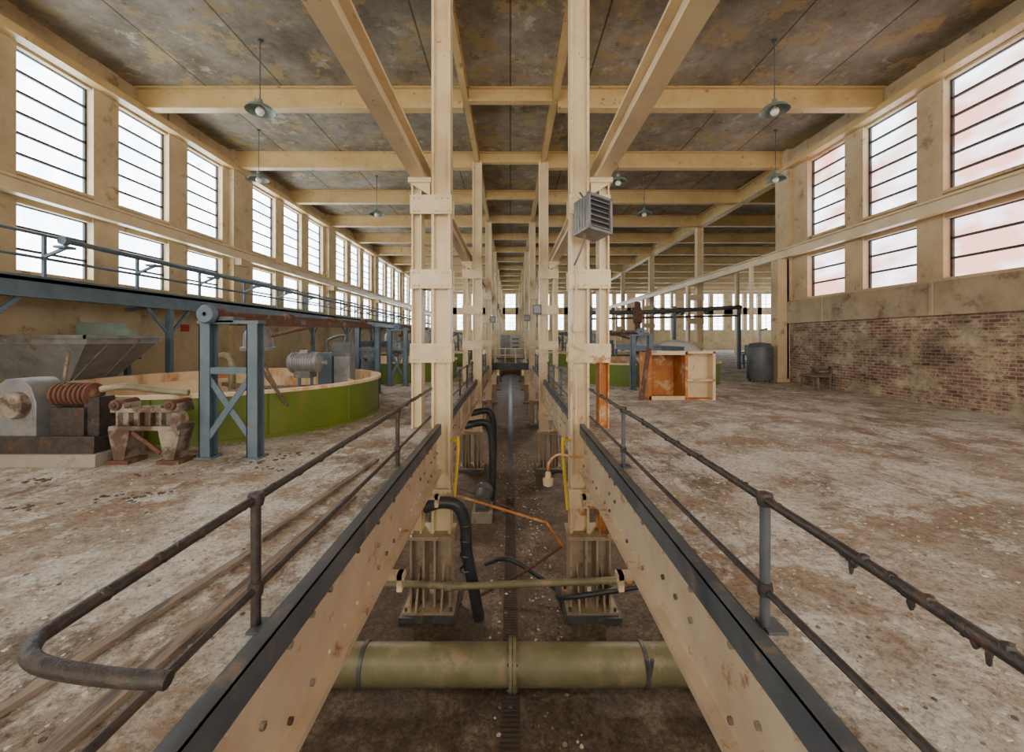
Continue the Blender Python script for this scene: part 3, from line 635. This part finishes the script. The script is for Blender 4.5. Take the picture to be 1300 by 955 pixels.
for (x,y,z) in ((1.1,16.9,1.2),(-1.1,25.7,1.2),(1.05,25.7,1.3)):
    m=MB(); m.box(x-.18,x+.18,y-.05,y+.1,z-.2,z+.2,dark_steel); m.box(x-.13,x+.13,y-.08,y-.05,z-.14,z+.14,grey_metal); m.tube([(x,y+.05,z-.2),(x,y+.05,z-.7)],.02,dark_steel,6); m.bar((x,y+.05,z),(x*1.4,y+.25,z),.05,.05,dark_steel); m.obj('switch_box')

# ------------------------------------------------------------ hanging lamps
for (x,y) in ((-6.54,10.7),(6.9,10.7),(-9.4,15.3),(9.9,15.3),(-6.4,19.6),(6.4,19.6),(4.1,15.6),(-6.4,28.4),(6.4,28.4),(-6.4,37),(6.4,37)):
    m=MB(); z=6.05
    m.tube([(x,y,CZ),(x,y,z+.18)],.015,dark_steel,6); m.lathe((x,y,CZ),[(.06,0),(.06,-.05),(.001,-.06)],dark_steel,12)
    m.lathe((x,y,z),[(.001,.2),(.06,.2),(.07,.1),(.14,.07),(.28,.0),(.35,-.09),(.355,-.11),(.34,-.10),(.27,-.02),(.13,.04),(.001,.06)],lampm,28)
    m.lathe((x,y,z),[(.04,.04),(.05,-.0),(.10,-.07),(.11,-.13),(.07,-.2),(.001,-.22)],bulbm,16)
    m.obj('pendant_lamp')

# ------------------------------------------------------------ debris
m=MB()
def chip(x,y,z,s,mt):
    n=random.randint(4,6);a0=random.random()*6; top=[(x+s*random.uniform(.5,1)*math.cos(a0+6.283*i/n),y+s*random.uniform(.5,1)*math.sin(a0+6.283*i/n),z+s*random.uniform(.15,.4)) for i in range(n)]
    bot=[(p[0],p[1],z) for p in top]
    m.add(top+bot,[tuple(range(n))]+[(i,(i+1)%n,n+(i+1)%n,n+i) for i in range(n)],mt)
for i in range(8000):
    sx=random.choice((-1,1)); y=1.5+random.random()**1.6*14; x=sx*(1.75+random.random()**1.4*8.5)
    if sx<0 and (x+6.5)**2+(y-9.8)**2<3.4**2: continue
    chip(x,y,DZ,random.uniform(.005,.022),random.choice((chipm,chipm,tanchip,tanchip,wood)))
for (x,y,s) in ((-4.3,4.7,.04),(-4.25,4.6,.03),(-6.0,5.2,.04),(-3.3,6.3,.04),(-5.2,4.4,.03),(-3.6,6.0,.04),(-6.8,5.1,.04),(-3.5,5.7,.03),(-4.6,5.4,.03)):
    for q in range(16): chip(x+random.gauss(0,.16),y+random.gauss(0,.07),DZ,s*random.uniform(.2,1.2),darkchip)
m.obj('floor_debris')
m=MB()
for i in range(700):
    x=random.uniform(-1.0,1.0)
    if x<-.45: x=-x
    chip(x,random.uniform(5,20),PZ,random.uniform(.015,.05),random.choice((chipm,darkchip,wood,tanchip)))
m.obj('pit_debris')

# ------------------------------------------------------------ world, camera
w=bpy.data.worlds.new('overcast_sky'); bpy.context.scene.world=w; w.use_nodes=True
w.node_tree.nodes['Background'].inputs['Color'].default_value=(.8,.9,1,1); w.node_tree.nodes['Background'].inputs['Strength'].default_value=1
c=bpy.data.cameras.new('camera'); co=bpy.data.objects.new('camera',c); bpy.context.scene.collection.objects.link(co)
co.location=(0,0,0); co.rotation_euler=(R_(90),0,0)
c.sensor_width=36; c.lens=36*520/1300; c.shift_x=2/1300; c.shift_y=-47.5/1300; c.clip_end=300; c.clip_start=.05
bpy.context.scene.camera=co
